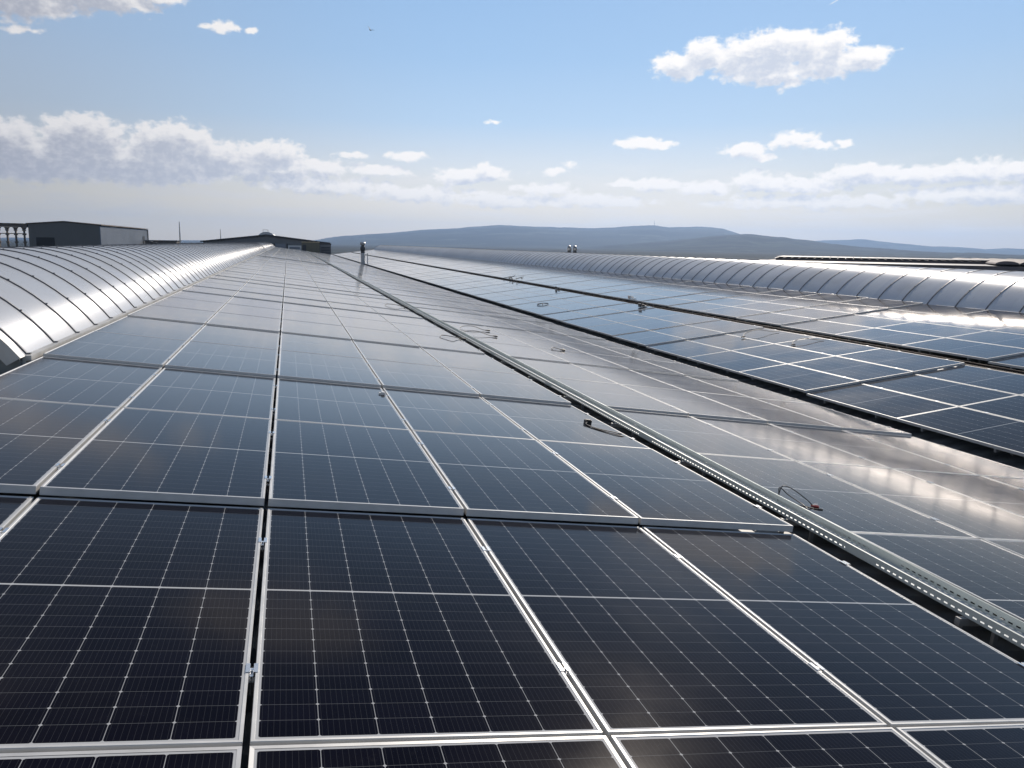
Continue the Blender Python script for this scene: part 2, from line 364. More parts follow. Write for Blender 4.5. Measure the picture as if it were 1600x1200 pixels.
# ------------------------------------------------------------------ mesh helpers
class MB:
    def __init__(s): s.v = []; s.f = []; s.mi = []; s.uv = []
    def quadf(s, pts, mi=0, uv=None):
        o = len(s.v); s.v += [tuple(p) for p in pts]; s.f.append(tuple(range(o, o + len(pts)))); s.mi.append(mi); s.uv.append(uv)
    def box(s, x0, x1, y0, y1, z0, z1, mi=0, M=None):
        c = [(x0, y0, z0), (x1, y0, z0), (x1, y1, z0), (x0, y1, z0), (x0, y0, z1), (x1, y0, z1), (x1, y1, z1), (x0, y1, z1)]
        if M is not None: c = [tuple(M @ Vector(p)) for p in c]
        o = len(s.v); s.v += c
        for q in ((3, 2, 1, 0), (4, 5, 6, 7), (0, 1, 5, 4), (1, 2, 6, 5), (2, 3, 7, 6), (3, 0, 4, 7)):
            s.f.append(tuple(o + i for i in q)); s.mi.append(mi); s.uv.append(None)
    def prism(s, poly, a, b, axis='y', mi=0):
        # polygon in the plane across the axis, extruded from a to b
        def P(p, t): return (p[0], t, p[1]) if axis == 'y' else ((t, p[0], p[1]) if axis == 'x' else (p[0], p[1], t))
        n_ = len(poly); o = len(s.v)
        s.v += [P(p, a) for p in poly] + [P(p, b) for p in poly]
        s.f.append(tuple(o + i for i in range(n_))); s.f.append(tuple(o + n_ + i for i in reversed(range(n_)))); s.mi += [mi, mi]; s.uv += [None, None]
        for i in range(n_):
            j = (i + 1) % n_
            s.f.append((o + j, o + i, o + n_ + i, o + n_ + j)); s.mi.append(mi); s.uv.append(None)
    def tube(s, pts, r, n_=8, mi=0):
        pts = [Vector(p) for p in pts]; o = len(s.v)
        rr = r if isinstance(r, (list, tuple)) else [r] * len(pts)
        for i, p in enumerate(pts):
            d = (pts[min(i + 1, len(pts) - 1)] - pts[max(i - 1, 0)]).normalized()
            a = d.cross(Vector((0, 0, 1)) if abs(d.z) < .9 else Vector((1, 0, 0))).normalized(); b = d.cross(a)
            for k in range(n_):
                t = 2 * math.pi * k / n_
                s.v.append(tuple(p + (a * math.cos(t) + b * math.sin(t)) * rr[i]))
        for i in range(len(pts) - 1):
            for k in range(n_):
                k2 = (k + 1) % n_
                s.f.append((o + i * n_ + k, o + i * n_ + k2, o + (i + 1) * n_ + k2, o + (i + 1) * n_ + k)); s.mi.append(mi); s.uv.append(None)
        for e in (0, len(pts) - 1):
            s.f.append(tuple(o + e * n_ + k for k in range(n_))); s.mi.append(mi); s.uv.append(None)
    def lathe(s, prof, c=(0, 0, 0), n_=20, mi=0):
        o = len(s.v)
        for (r, z) in prof:
            for k in range(n_):
                t = 2 * math.pi * k / n_
                s.v.append((c[0] + r * math.cos(t), c[1] + r * math.sin(t), c[2] + z))
        for i in range(len(prof) - 1):
            for k in range(n_):
                k2 = (k + 1) % n_
                s.f.append((o + i * n_ + k, o + i * n_ + k2, o + (i + 1) * n_ + k2, o + (i + 1) * n_ + k)); s.mi.append(mi); s.uv.append(None)
        s.f.append(tuple(o + k for k in reversed(range(n_)))); s.f.append(tuple(o + (len(prof) - 1) * n_ + k for k in range(n_))); s.mi += [mi, mi]; s.uv += [None, None]
    def mesh(s, name, mats, smooth=False, fix=True):
        me = bpy.data.meshes.new(name); me.from_pydata(s.v, [], s.f)
        for mm in (mats if isinstance(mats, (list, tuple)) else [mats]): me.materials.append(mm)
        me.polygons.foreach_set('material_index', s.mi)
        if any(u is not None for u in s.uv):
            ul = me.uv_layers.new(name='UVMap'); k = 0
            for f_, u in zip(s.f, s.uv):
                for i in range(len(f_)):
                    ul.data[k].uv = u[i] if u is not None else (0.0, 0.0); k += 1
        if fix:
            bm = bmesh.new(); bm.from_mesh(me); bmesh.ops.recalc_face_normals(bm, faces=bm.faces); bm.to_mesh(me); bm.free()
        if smooth:
            me.shade_smooth() if hasattr(me, 'shade_smooth') else None
            try: me.set_sharp_from_angle(angle=R(35))
            except Exception: pass
        me.update()
        return me
    def build(s, name, mats, parent=None, smooth=False, fix=True):
        return link(name, s.mesh(name, mats, smooth, fix), parent)
def link(name, data, parent=None):
    o = bpy.data.objects.new(name, data); COL.objects.link(o)
    if parent is not None: o.parent = parent
    return o
def tag(o, label=None, cat=None, group=None, kind=None):
    if label: o['label'] = label
    if cat: o['category'] = cat
    if group: o['group'] = group
    if kind: o['kind'] = kind
    return o
def thing(name, label, cat, loc=(0, 0, 0), rotz=0, group=None, mw=None):
    o = link(name, None); o.location = loc; o.rotation_euler = (0, 0, rotz)
    if mw is not None: o.matrix_world = mw
    return tag(o, label, cat, group)

# ------------------------------------------------------------------ roof frames
T = R(7.124)
FA = Matrix.Rotation(T, 4, 'Y')                                   # left slope: x runs down to the valley
FB = Matrix.Translation((8.303, 0, -0.977)) @ Matrix.Rotation(-T, 4, 'Y')   # right slope: x runs up to the next ridge
PW, PL = 1.063, 2.115                                             # panel pitch across / along
Y_END = 158.0
def ords(k):
    n = k
    if 10 <= n % 100 <= 20: return '%dth' % n
    return '%d%s' % (n, {1: 'st', 2: 'nd', 3: 'rd'}.get(n % 10, 'th'))

# ------------------------------------------------------------------ setting: ground, hills
def sheet(name, m_, x0, x1, y0, y1, z, n_=60, amp=0.0):
    b = MB()
    b.v = [(x0 + (x1 - x0) * i / n_, y0 + (y1 - y0) * j / n_, z) for j in range(n_ + 1) for i in range(n_ + 1)]
    for j in range(n_):
        for i in range(n_):
            a = j * (n_ + 1) + i
            b.f.append((a, a + 1, a + n_ + 2, a + n_ + 1)); b.mi.append(0); b.uv.append(None)
    return b.build(name, m_)
gnd = sheet('ground', M_ground, -7400, 9400, -2900, 10200, -14.0, 40)
tag(gnd, kind='structure')

def interp(tab, x):
    if x <= tab[0][0]: return tab[0][1]
    for (a, b), (c, d) in zip(tab, tab[1:]):
        if x <= c: return b + (d - b) * (x - a) / (c - a)
    return tab[-1][1]
def hsh(*a):
    random.seed(hash(a) & 0xffffffff); return random.random()
from mathutils import noise as mn
def hill(name, prof, dist, front, back, m_, a0, a1, step=.12, rough=1.0):
    b = MB(); rows = []; nr = 30
    az_ = a0
    while az_ <= a1 + 1e-6: rows.append(az_); az_ += step
    for a in rows:
        H = CAM.z + dist * math.tan(R(interp(prof, a))) + 14.0
        for k in range(nr + 1):
            t = k / nr
            if t < .7: r = dist - front * (1 - t / .7); f = math.sin(t / .7 * math.pi / 2) ** 1.5
            else: r = dist + back * (t - .7) / .3; f = math.cos((t - .7) / .3 * math.pi / 2)
            X = CAM.x + r * math.sin(R(a)); Y = CAM.y + r * math.cos(R(a))
            nz = mn.fractal(Vector((X / 900, Y / 900, 3.3)), .9, 2.1, 6) * 22 * rough * (1 - abs(t - .7) * 0.9 if t < .7 else 1)
            gl = 1.0 if abs(t - .7) > .06 else .18
            nz2 = mn.fractal(Vector((X / 160, Y / 160, 9.1)), .8, 2.1, 4) * 4.0 * rough
            b.v.append((X, Y, -14.5 + max(0.0, H * f + (nz * gl + nz2 * .5) * min(1, f * 2))))
    for i in range(len(rows) - 1):
        for k in range(nr):
            a = i * (nr + 1) + k
            b.f.append((a, a + nr + 1, a + nr + 2, a + 1)); b.mi.append(0); b.uv.append(None)
    o = b.build(name, m_, smooth=False, fix=False)
    for p in o.data.polygons: p.use_smooth = True
    return tag(o, kind='structure')
MAIN = [(-6, -.6), (-3, -.35), (-0.41, -0.23), (1.66, 0.02), (3.77, 0.35), (6.34, 0.62), (8.94, 0.88), (11.56, 1.03), (14.19, 1.21), (16.39, 1.2), (18.59, 1.16), (20.78, 1.11), (22.08, 1.14), (23.37, 1.25), (24.87, 1.31), (25.73, 1.21), (27.63, 1.25), (29.3, 1.21), (30.34, 0.9), (32.2, 0.47), (36.2, -0.05), (44, -.3)]
NEAR = [(15, -.3), (19.51, -0.2), (22.13, 0.02), (24.0, .16), (25.98, 0.38), (28.08, 0.71), (29.32, 0.83), (30.76, 0.89), (31.78, 0.79), (33.19, 0.73), (34.39, 0.54), (36.16, 0.32), (38.5, 0.1), (39.95, 0.02), (43.5, -0.1), (48, -.2)]
MID = [(24, -.2), (31.42, 0.08), (33.41, 0.36), (34.98, 0.5), (36.52, 0.58), (37.85, 0.58), (39.16, 0.48), (40.62, 0.4), (41.7, 0.28), (43.44, 0.26), (44.8, 0.17), (45.79, 0.24), (46.76, 0.22), (49.85, 0.25), (56, .3), (64, .1)]
LOW = [(-40, .1), (-30, -.05), (-24, -.1), (-16.54, -0.16), (-15.73, -0.10), (-13.23, -0.10), (-7.87, -0.12), (-4.81, -0.07), (-0.41, -0.1), (4, -.2)]
hill('hill', MAIN, 8200, 3600, 1500, M_hill, -6, 44)
hill('hill', NEAR, 5200, 2200, 900, M_wood, 15, 48)
hill('hill', MID, 9400, 1000, 500, M_hill, 24, 64)
hill('hill', LOW, 9000, 1500, 1000, M_hill, -40, 4, .3)

# ------------------------------------------------------------------ factory hall roof
def roof_slab(name, F_, x0, x1, y0, y1, z, parent):
    b = MB(); per = .333; hgt = .04
    prof = []; y = y0
    while y < y1:
        prof += [(y, z), (y + .17, z), (y + .20, z + hgt), (y + .30, z + hgt)]
        y += per
    prof.append((y1, z))
    o0 = 0
    for (yy, zz) in prof:
        b.v.append(tuple(F_ @ Vector((x0, yy, zz)))); b.v.append(tuple(F_ @ Vector((x1, yy, zz))))
    for i in range(len(prof) - 1):
        b.f.append((2 * i, 2 * i + 1, 2 * i + 3, 2 * i + 2)); b.mi.append(0); b.uv.append(None)
    return b.build(name, M_roof, parent, fix=False)
hall = thing('factory_hall', 'long low factory hall with corrugated grey metal roof carrying the solar panels', 'factory roof')
ZR = -.20
cT = math.cos(T)
roof_slab('roof', FA, -4.0 / cT - .02, 8.06 / cT - .15, -14, 175, ZR, hall)
roof_slab('roof', FB, (8.06 - 8.303) / cT + .15, (17.88 - 8.303) / cT, -14, 175, ZR, hall)
FA2 = Matrix.Translation((-8.0, 0, 0)) @ Matrix.Rotation(-T, 4, 'Y') @ Matrix.Translation((0, 0, 0))
# the far sides of both ridges
ridge_z = (FA @ Vector((-4.0 / cT, 0, 0))).z
roof_slab('roof', Matrix.Translation((-4.0, 0, ridge_z)) @ Matrix.Rotation(-T, 4, 'Y'), -11.0, 0.0, -14, 175, ZR, hall)
ridge_z2 = (FB @ Vector(((17.88 - 8.303) / cT, 0, 0))).z
roof_slab('roof', Matrix.Translation((17.88, 0, ridge_z2)) @ Matrix.Rotation(T, 4, 'Y'), 0.0, 11.0, -14, 175, ZR, hall)
b = MB()
zv = (FA @ Vector((8.06 / cT - .15, 0, ZR))).z
b.quadf([(7.80, -14, zv + .02), (8.32, -14, zv + .02), (8.32, 175, zv + .02), (7.80, 175, zv + .02)])
b.box(7.88, 8.24, -14, 175, zv - .25, zv - .12)
b.build('gutter', M_gutter, hall, fix=False)
b = MB()
b.box(-14.9, -14.7, -14, 175, -14, -1.1); b.box(28.7, 28.9, -14, 175, -14, -1.5)
b.box(-14.7, 28.7, -14.2, -14.0, -14, -1.6); b.box(-14.7, 28.7, 175.0, 175.2, -14, -1.6)
b.build('wall', M_greywall, hall)

# ------------------------------------------------------------------ solar panels
PWID, PLEN = 1.046, 2.095
gx, gy = (PW - PWID) / 2, (PL - PLEN) / 2
FR = [(0.0, -.040), (0.0, -.0012), (.0012, 0.0), (.0100, 0.0), (.0125, -.0022)]
def frame_mb(b, ox, oy, M=None, prof=FR, mi=0):
    def ring(i, z):
        return [(ox + i, oy + i, z), (ox + PWID - i, oy + i, z), (ox + PWID - i, oy + PLEN - i, z), (ox + i, oy + PLEN - i, z)]
    rings = [ring(i, z) for i, z in prof]
    o = len(b.v)
    for r_ in rings:
        for p in r_: b.v.append(tuple(M @ Vector(p)) if M is not None else p)
    for k in range(len(rings) - 1):
        for c in range(4):
            c2 = (c + 1) % 4
            b.f.append((o + k * 4 + c, o + k * 4 + c2, o + (k + 1) * 4 + c2, o + (k + 1) * 4 + c)); b.mi.append(mi); b.uv.append(None)
def glass_mb(b, ox, oy, M=None, mi=0, sides=True):
    i = .0125; x0, x1, y0, y1 = ox + i, ox + PWID - i, oy + i, oy + PLEN - i
    c = [(x0, y0, -.0022), (x1, y0, -.0022), (x1, y1, -.0022), (x0, y1, -.0022)]
    d = [(x0, y1, -.008), (x1, y1, -.008), (x1, y0, -.008), (x0, y0, -.008)]
    if M is not None: c = [tuple(M @ Vector(p)) for p in c]; d = [tuple(M @ Vector(p)) for p in d]
    w, l = PWID - 2 * i, PLEN - 2 * i
    b.quadf(c, mi, [(0, 0), (w, 0), (w, l), (0, l)])
    if sides: b.quadf(d, mi, [(0, 0)] * 4)
b = MB(); frame_mb(b, gx, gy); ME_frame = b.mesh('frame', M_frame, fix=False)
b = MB(); glass_mb(b, gx, gy); ME_glass = b.mesh('glass', M_glass, fix=False)
b = MB()   # clamp: a hat-shaped piece bridging the gap to the next column, bolt in the middle
b.box(-.019, -.0075, -.028, .028, .0004, .0030); b.box(.0075, .019, -.028, .028, .0004, .0030)
b.box(-.0075, -.0055, -.028, .028, -.016, .0030); b.box(.0055, .0075, -.028, .028, -.016, .0030); b.box(-.0055, .0055, -.028, .028, -.016, -.013)
b.lathe([(.0045, -.013), (.0045, -.007), (.003, -.006)], n_=8)
ME_clamp = b.mesh('clamp', M_clamp)
b = MB(); b.box(0, PW - .0005, -.018, .018, -.082, -.041); b.box(.25, .31, -.02, .02, -.162, -.0825); b.box(.78, .84, -.02, .02, -.162, -.0825); b.box(0, PW - .0005, -.018, -.012, -.041, -.0405)
ME_rail = b.mesh('rail', M_rail)
CL_Y = (.42, 1.62)

def step_z(steps, k):
    s0 = max([s for s in steps if s <= k], default=-1); s1 = min([s for s in steps if s > k], default=k + 2)
    y0, y1 = s0 * PL, s1 * PL
    am = 1.0 if s0 < 3 else (.34 if s0 < 8 else (.08 + .24 * random.Random(s0 * 13).random()))
    za = (.024 + (-.042) * (k * PL - y0) / (y1 - y0)) * am
    zb = (.024 + (-.042) * ((k + 1) * PL - y0) / (y1 - y0)) * am
    return za, zb
def more(st_, last):
    st_ = list(st_); rnd = random.Random(11)
    while st_[-1] < last: st_.append(st_[-1] + rnd.choice((1, 2, 2, 2, 3)))
    return st_
SA1 = more([-3, 1, 3, 5, 8, 9, 11, 12, 14, 16, 18, 20, 22], 90)
SA2 = more([-3, 0, 3, 5, 8, 10, 11, 13, 15, 17, 19], 90)
SB = more([-4, -2, 0, 3, 4, 6, 7, 9, 10, 12, 14], 90)
ARR = [  # name words, frame, x start, y offset, columns, step rows, column words
    (FA, -2 * PW, 0.0, 5, SA1, 'A1', ['column beside the left skylight', 'second column from the left skylight', 'third column from the left skylight', 'fourth column from the left skylight', 'column just left of the cable tray']),
    (FA, 3.585, 0.0, 4, SA2, 'A2', ['column just right of the cable tray', 'second column right of the cable tray', 'third column right of the cable tray', 'column on the left edge of the valley']),
    (FB, 0.0, 9.40 - 5 * PL, 3, SB, 'B1', ['column on the right edge of the valley', 'second column uphill from the valley', 'third column uphill from the valley']),
    (FB, 3.64, 9.40 - 5 * PL, 4, SB, 'B2', ['first column above the dark tray', 'second column above the dark tray', 'third column above the dark tray', 'column against the right skylight']),
]
FPX = 1279.5
def proj(p):
    d = Vector(p) - CAM; x = d.dot(rx); y = d.dot(up); z = -d.dot(bk)
    if z < .05: z = .05
    return 800 + FPX * x / z, 600 - FPX * y / z, z
def area_in_view(M_, ):
    pts = [M_ @ Vector(c) for c in ((0, 0, 0), (PW, 0, 0), (PW, PL, 0), (0, PL, 0))]
    if max((-(p - CAM).dot(bk)) for p in pts) < .3: return 0
    q = []
    for i in range(6):
        for j in range(6):
            a = proj(M_ @ Vector((PW * (i + .5) / 6, PL * (j + .5) / 6, 0)))
            if a[2] > .06 and 0 <= a[0] <= 1600 and 0 <= a[1] <= 1200: q.append(a)
    if not q: return 0
    zc = sum(a[2] for a in q) / len(q)
    pp = [proj(p) for p in pts]
    if min(p[2] for p in pp) <= .06: return 1e6 * len(q)
    s = 0
    for i in range(4):
        a, c = pp[i], pp[(i + 1) % 4]; s += a[0] * c[1] - c[0] * a[1]
    return abs(s) / 2 * len(q) / 36.0
plist = []
for ai, (F_, x0, yo, nc, steps, nm, words) in enumerate(ARR):
    for c in range(nc):
        ks = -1 if nm in ('A1', 'A2') else -4
        for k in range(ks - 1, 82):
            y = yo + k * PL
            if y + PL > Y_END: continue
            if nm == 'A1' and k == 29: continue
            if nm == 'A1' and c == 0 and k < 2 and False: continue
            za, zb = step_z(steps, k if nm[0] == 'A' else k - 5 + 0)
            rr = random.Random(ai * 7919 + k * 31)
            r2 = random.Random(ai * 7919 + k * 31 + c * 977)
            ang = math.atan2(zb - za, PL) + R(r2.uniform(-.05, .05))
            roll = R(rr.uniform(-.10, .10) + r2.uniform(-.04, .04))
            shift = .008 if (nm[0] == 'A' and k in steps) or (nm[0] == 'B' and (k - 5) in steps) else 0.0
            M_ = F_ @ Matrix.Translation((x0 + c * PW - (.003 if nm == 'A1' and c < 2 else 0), y + shift, za)) @ Matrix.Rotation(ang, 4, 'X') @ Matrix.Rotation(roll, 4, 'Y')
            plist.append([area_in_view(M_), M_, nm, c, k, words[c]])
vis = sorted([p for p in plist if p[0] > 0], key=lambda p: -p[0])[:300]
rest = [p for p in plist if p not in vis]
# rows are counted from the first one that shows in each column
first = {}
for p in vis: first[(p[2], p[3])] = min(first.get((p[2], p[3]), 999), p[4])
GR = {'A1': 'solar panels left of the cable tray', 'A2': 'solar panels between cable tray and valley', 'B1': 'solar panels on the lower right slope', 'B2': 'solar panels on the upper right slope'}
for a_, M_, nm, c, k, wd in vis:
    r = link('solar_panel', None); r.matrix_world = M_
    kk = k - first[(nm, c)] + 1
    lab = 'dark solar panel, %s, %s' % (wd, 'nearest row' if kk == 1 else '%s row away' % ords(kk))
    tag(r, lab, 'solar panel', GR[nm])
    link('frame', ME_frame, r); link('glass', ME_glass, r)
    far = k > 14
    for cy in CL_Y:
        if not far:
            o = link('rail', ME_rail, r); o.location = (0, cy, 0)
        if k <= 16:
            o = link('clamp', ME_clamp, r); o.location = (PW if c < {'A1': 4, 'A2': 3, 'B1': 2, 'B2': 3}[nm] else PW - gx - .002, cy, 0)
b = MB()
FR2 = [(0.0, -.040), (0.0, 0.0), (.0125, -.0012)]
for a_, M_, nm, c, k, wd in rest:
    frame_mb(b, gx, gy, M_, FR2, 0); glass_mb(b, gx, gy, M_, 1, False)
o = b.build('distant_solar_panels', [M_frame, M_glass], fix=False)
tag(o, 'mass of distant solar panels covering the far end of the roof', 'solar panels', kind='stuff')

# ------------------------------------------------------------------ cable trays
def tray(name, F_, v0, z0, label, mm, floor_m, y0=-4.0, y1=Y_END):
    t = thing(name, label, 'cable tray', mw=F_ @ Matrix.Translation((v0, 0, z0)))
    Wd, Hh, th = .170, .050, .0016
    b = MB(); b.box(.0, Wd, y0, y1, -.0016, 0); b.build('tray_floor', floor_m, t)
    for x in (-th, Wd):
        b = MB(); b.box(x, x + th, y0, y1, 0.0, Hh)
        b.box(x - .0035 if x < 0 else x + th, x if x < 0 else x + th + .0035, y0, y1, Hh - .003, Hh)
        b.build('side_wall', mm, t)
    y = y0 + .4; k = 0
    while y < 60:
        b = MB(); b.box(-.05, Wd + .05, y - .015, y + .015, -.040, -.003); b.box(-.045, -.02, y - .01, y + .01, -.155, -.041); b.box(Wd + .02, Wd + .045, y - .01, y + .01, -.155, -.041)
        b.build('support_bracket', M_rail, t); y += 1.5; k += 1
    if floor_m is M_trayfloor: return t
    b = MB()
    for (xx, rr, sd_) in ((.05, .006, 1), (.066, .005, 2), (.12, .006, 3)):
        rnd = random.Random(sd_); pts = []; y = y0
        while y < 70:
            pts.append((xx + rnd.uniform(-.012, .012), y, rr + .001 + rnd.uniform(0, .003))); y += .45
        b.tube(pts, rr, 6)
    b.build('cables', M_black, t, smooth=True)
    return t
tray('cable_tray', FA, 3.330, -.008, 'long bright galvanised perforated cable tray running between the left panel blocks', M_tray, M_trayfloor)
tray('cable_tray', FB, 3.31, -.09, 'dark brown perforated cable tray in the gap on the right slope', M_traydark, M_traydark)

# ------------------------------------------------------------------ loose cables and odds and ends lying on the panels
def smooth_pts(pts, n_=10):
    P = [Vector(p) for p in pts]; out = []
    for i in range(len(P) - 1):
        p0, p1, p2, p3 = P[max(i - 1, 0)], P[i], P[i + 1], P[min(i + 2, len(P) - 1)]
        for k in range(n_):
            t = k / n_
            out.append(.5 * ((2 * p1) + (p2 - p0) * t + (2 * p0 - 5 * p1 + 4 * p2 - p3) * t * t + (3 * p1 - p0 - 3 * p2 + p3) * t ** 3))
    return out + [P[-1]]
def cable(label, F_, org, pts, plugs, r=.004, group='loose cable ends on the panels', pm=None):
    t = thing('loose_cable', label, 'cable', mw=F_ @ Matrix.Translation(org), group=group)
    for q in pts:
        b = MB(); b.tube(smooth_pts(q), r, 7); b.build('wire', M_black, t, smooth=True)
    for (p, d, s_, m_) in plugs:
        b = MB(); L = Vector(d).normalized(); b.tube([Vector(p) - L * .03 * s_, Vector(p), Vector(p), Vector(p) + L * .035 * s_], [.008 * s_, .009 * s_, .012 * s_, .010 * s_], 8)
        b.build('connector', m_, t, smooth=True)
    return t
cable('black cable pair looping up out of the tray with red and white plugs', FA, (3.56, 2.80, 0),
      [[(-.05, 0, -.03), (-.035, .02, .05), (.00, .04, .10), (.06, .0, .09), (.12, -.09, .045), (.155, -.13, .012)],
       [(-.04, -.02, -.03), (.00, .08, .075), (.05, .03, .04), (.09, -.09, .01), (.07, -.18, .004), (.02, -.17, .004), (.08, -.13, .006), (.14, -.18, .004)]],
      [((.160, -.135, .012), (1, -.5, 0), .85, M_red), ((.166, -.12, .018), (1, -.5, .2), .7, M_whitep), ((.155, -.185, .004), (1, -.2, 0), .9, M_black)], .0036)
cable('black box with two thin cables curving back under the bright cable tray', FA, (2.93, 5.22, -.012),
      [[(.05, .05, .02), (-.02, -.08, .012), (.06, -.26, .01), (.20, -.38, .01), (.28, -.34, -.02)], [(.03, .05, .02), (-.02, -.09, .012), (.04, -.30, .01), (.17, -.50, .01), (.27, -.44, -.02)]],
      [], .0045)
b = MB(); b.box(.01, .075, .03, .08, -.018, .018); b.box(.018, .067, .037, .073, .0181, .023)
o = b.build('junction_box', M_black); o.matrix_world = FA @ Matrix.Translation((2.93, 5.22, .004)); tag(o, 'small black junction box lying on the panel just left of the cable tray', 'junction box')
b = MB(); b.box(-.035, .03, -.02, .02, .002, .014); b.box(-.01, .02, -.03, .03, .014, .024)
o = b.build('panel_clip', M_whitep); o.matrix_world = FA @ Matrix.Translation((1.02, 5.92, -.014)); tag(o, 'loose pale clip lying on the panel seam in front of the second step', 'clip')
for (v, u, F_, lab, sc_2, hd) in [
        (3.95, 15.3, FA, 'thin dark cable arching right from the tray onto distant panels', 1.0, .1),
        (3.75, 14.0, FA, 'thin dark cable with plug lying beside the tray behind the nearest loop', 1.1, -.1),
        (2.85, 20.2, FA, 'short dark cable end left of the tray near the chimney reflection', .9, 3.0),
        (2.95, 12.6, FA, 'faint thin cable loop left of the tray amid distant panels', .7, 2.8),
        (5.05, 12.6, FA, 'tiny dark cable plug alone in the middle of the slope', .35, 0.0),
        (2.43, 9.40 + 5.5, FB, 'curved black cable on the right slope, farther of the two', 1.6, .15),
        (2.53, 9.40 + 3.76, FB, 'curved black cable on the right slope, nearer of the two', 1.3, .15)]:
    zz = .012
    cable(lab, F_, (v, u, zz), [[(-.22 * sc_2, -.05, .0), (-.12 * sc_2, .12, .03 * sc_2), (.1 * sc_2, .18 * math.sin(hd + 1), .05 * sc_2), (.3 * sc_2, .04, .01), (.4 * sc_2, .0, .004)]],
          [((.41 * sc_2, 0, .008), (1, 0, 0), 1.5, M_black)] if F_ is FA else [((-.22 * sc_2, -.05, .008), (1, 0, 0), 1.5, M_black)], .007)
# cross-shaped offcuts and a small heap on the right slope
b = MB()
for k in range(3):
    a = k * 1.05 + .2; b.tube([(-.25 * math.cos(a), -.25 * math.sin(a), .01), (0, 0, .05), (.22 * math.cos(a), .3 * math.sin(a), .012)], .012, 6)
o = b.build('cable_offcut', M_black, smooth=True); o.matrix_world = FB @ Matrix.Translation((1.0, 27.2, .01)); tag(o, 'star-shaped tangle of black cable offcuts lying on the right slope', 'cable offcut')
rnd = random.Random(5)
b = MB()
for k in range(9):
    a = rnd.uniform(-.5, .5); x_, y_ = rnd.uniform(-.25, .25), rnd.uniform(-1.4, 1.4)
    b.box(-.35, .35, -.03, .03, 0, .03, M=Matrix.Translation((x_, y_, .02 + .025 * k * .5)) @ Matrix.Rotation(a + 1.2, 4, 'Z'))
o = b.build('rail_offcuts', M_darksteel); o.matrix_world = FB @ Matrix.Translation((3.62, 41.1, .01)); tag(o, 'untidy heap of dark rail offcuts beside the brown tray, far up the right slope', 'offcuts')
for (v, u, lab) in ((3.75, 25.2, 'small pale mounting bracket left on the panel above the brown tray'), (3.30, 32.3, 'small dark bracket left in the gap of the brown tray'), (3.0, 22.6, 'small dark bracket lying just below the brown tray')):
    b = MB(); b.box(-.12, .12, -.1, .1, 0, .02); b.box(-.12, -.09, -.1, .1, .02, .12); b.box(.0, .03, -.1, .1, .02, .07)
    o = b.build('mounting_bracket', M_clamp if 'pale' in lab else M_darksteel); o.matrix_world = FB @ Matrix.Translation((v, u, .02)); tag(o, lab, 'bracket')

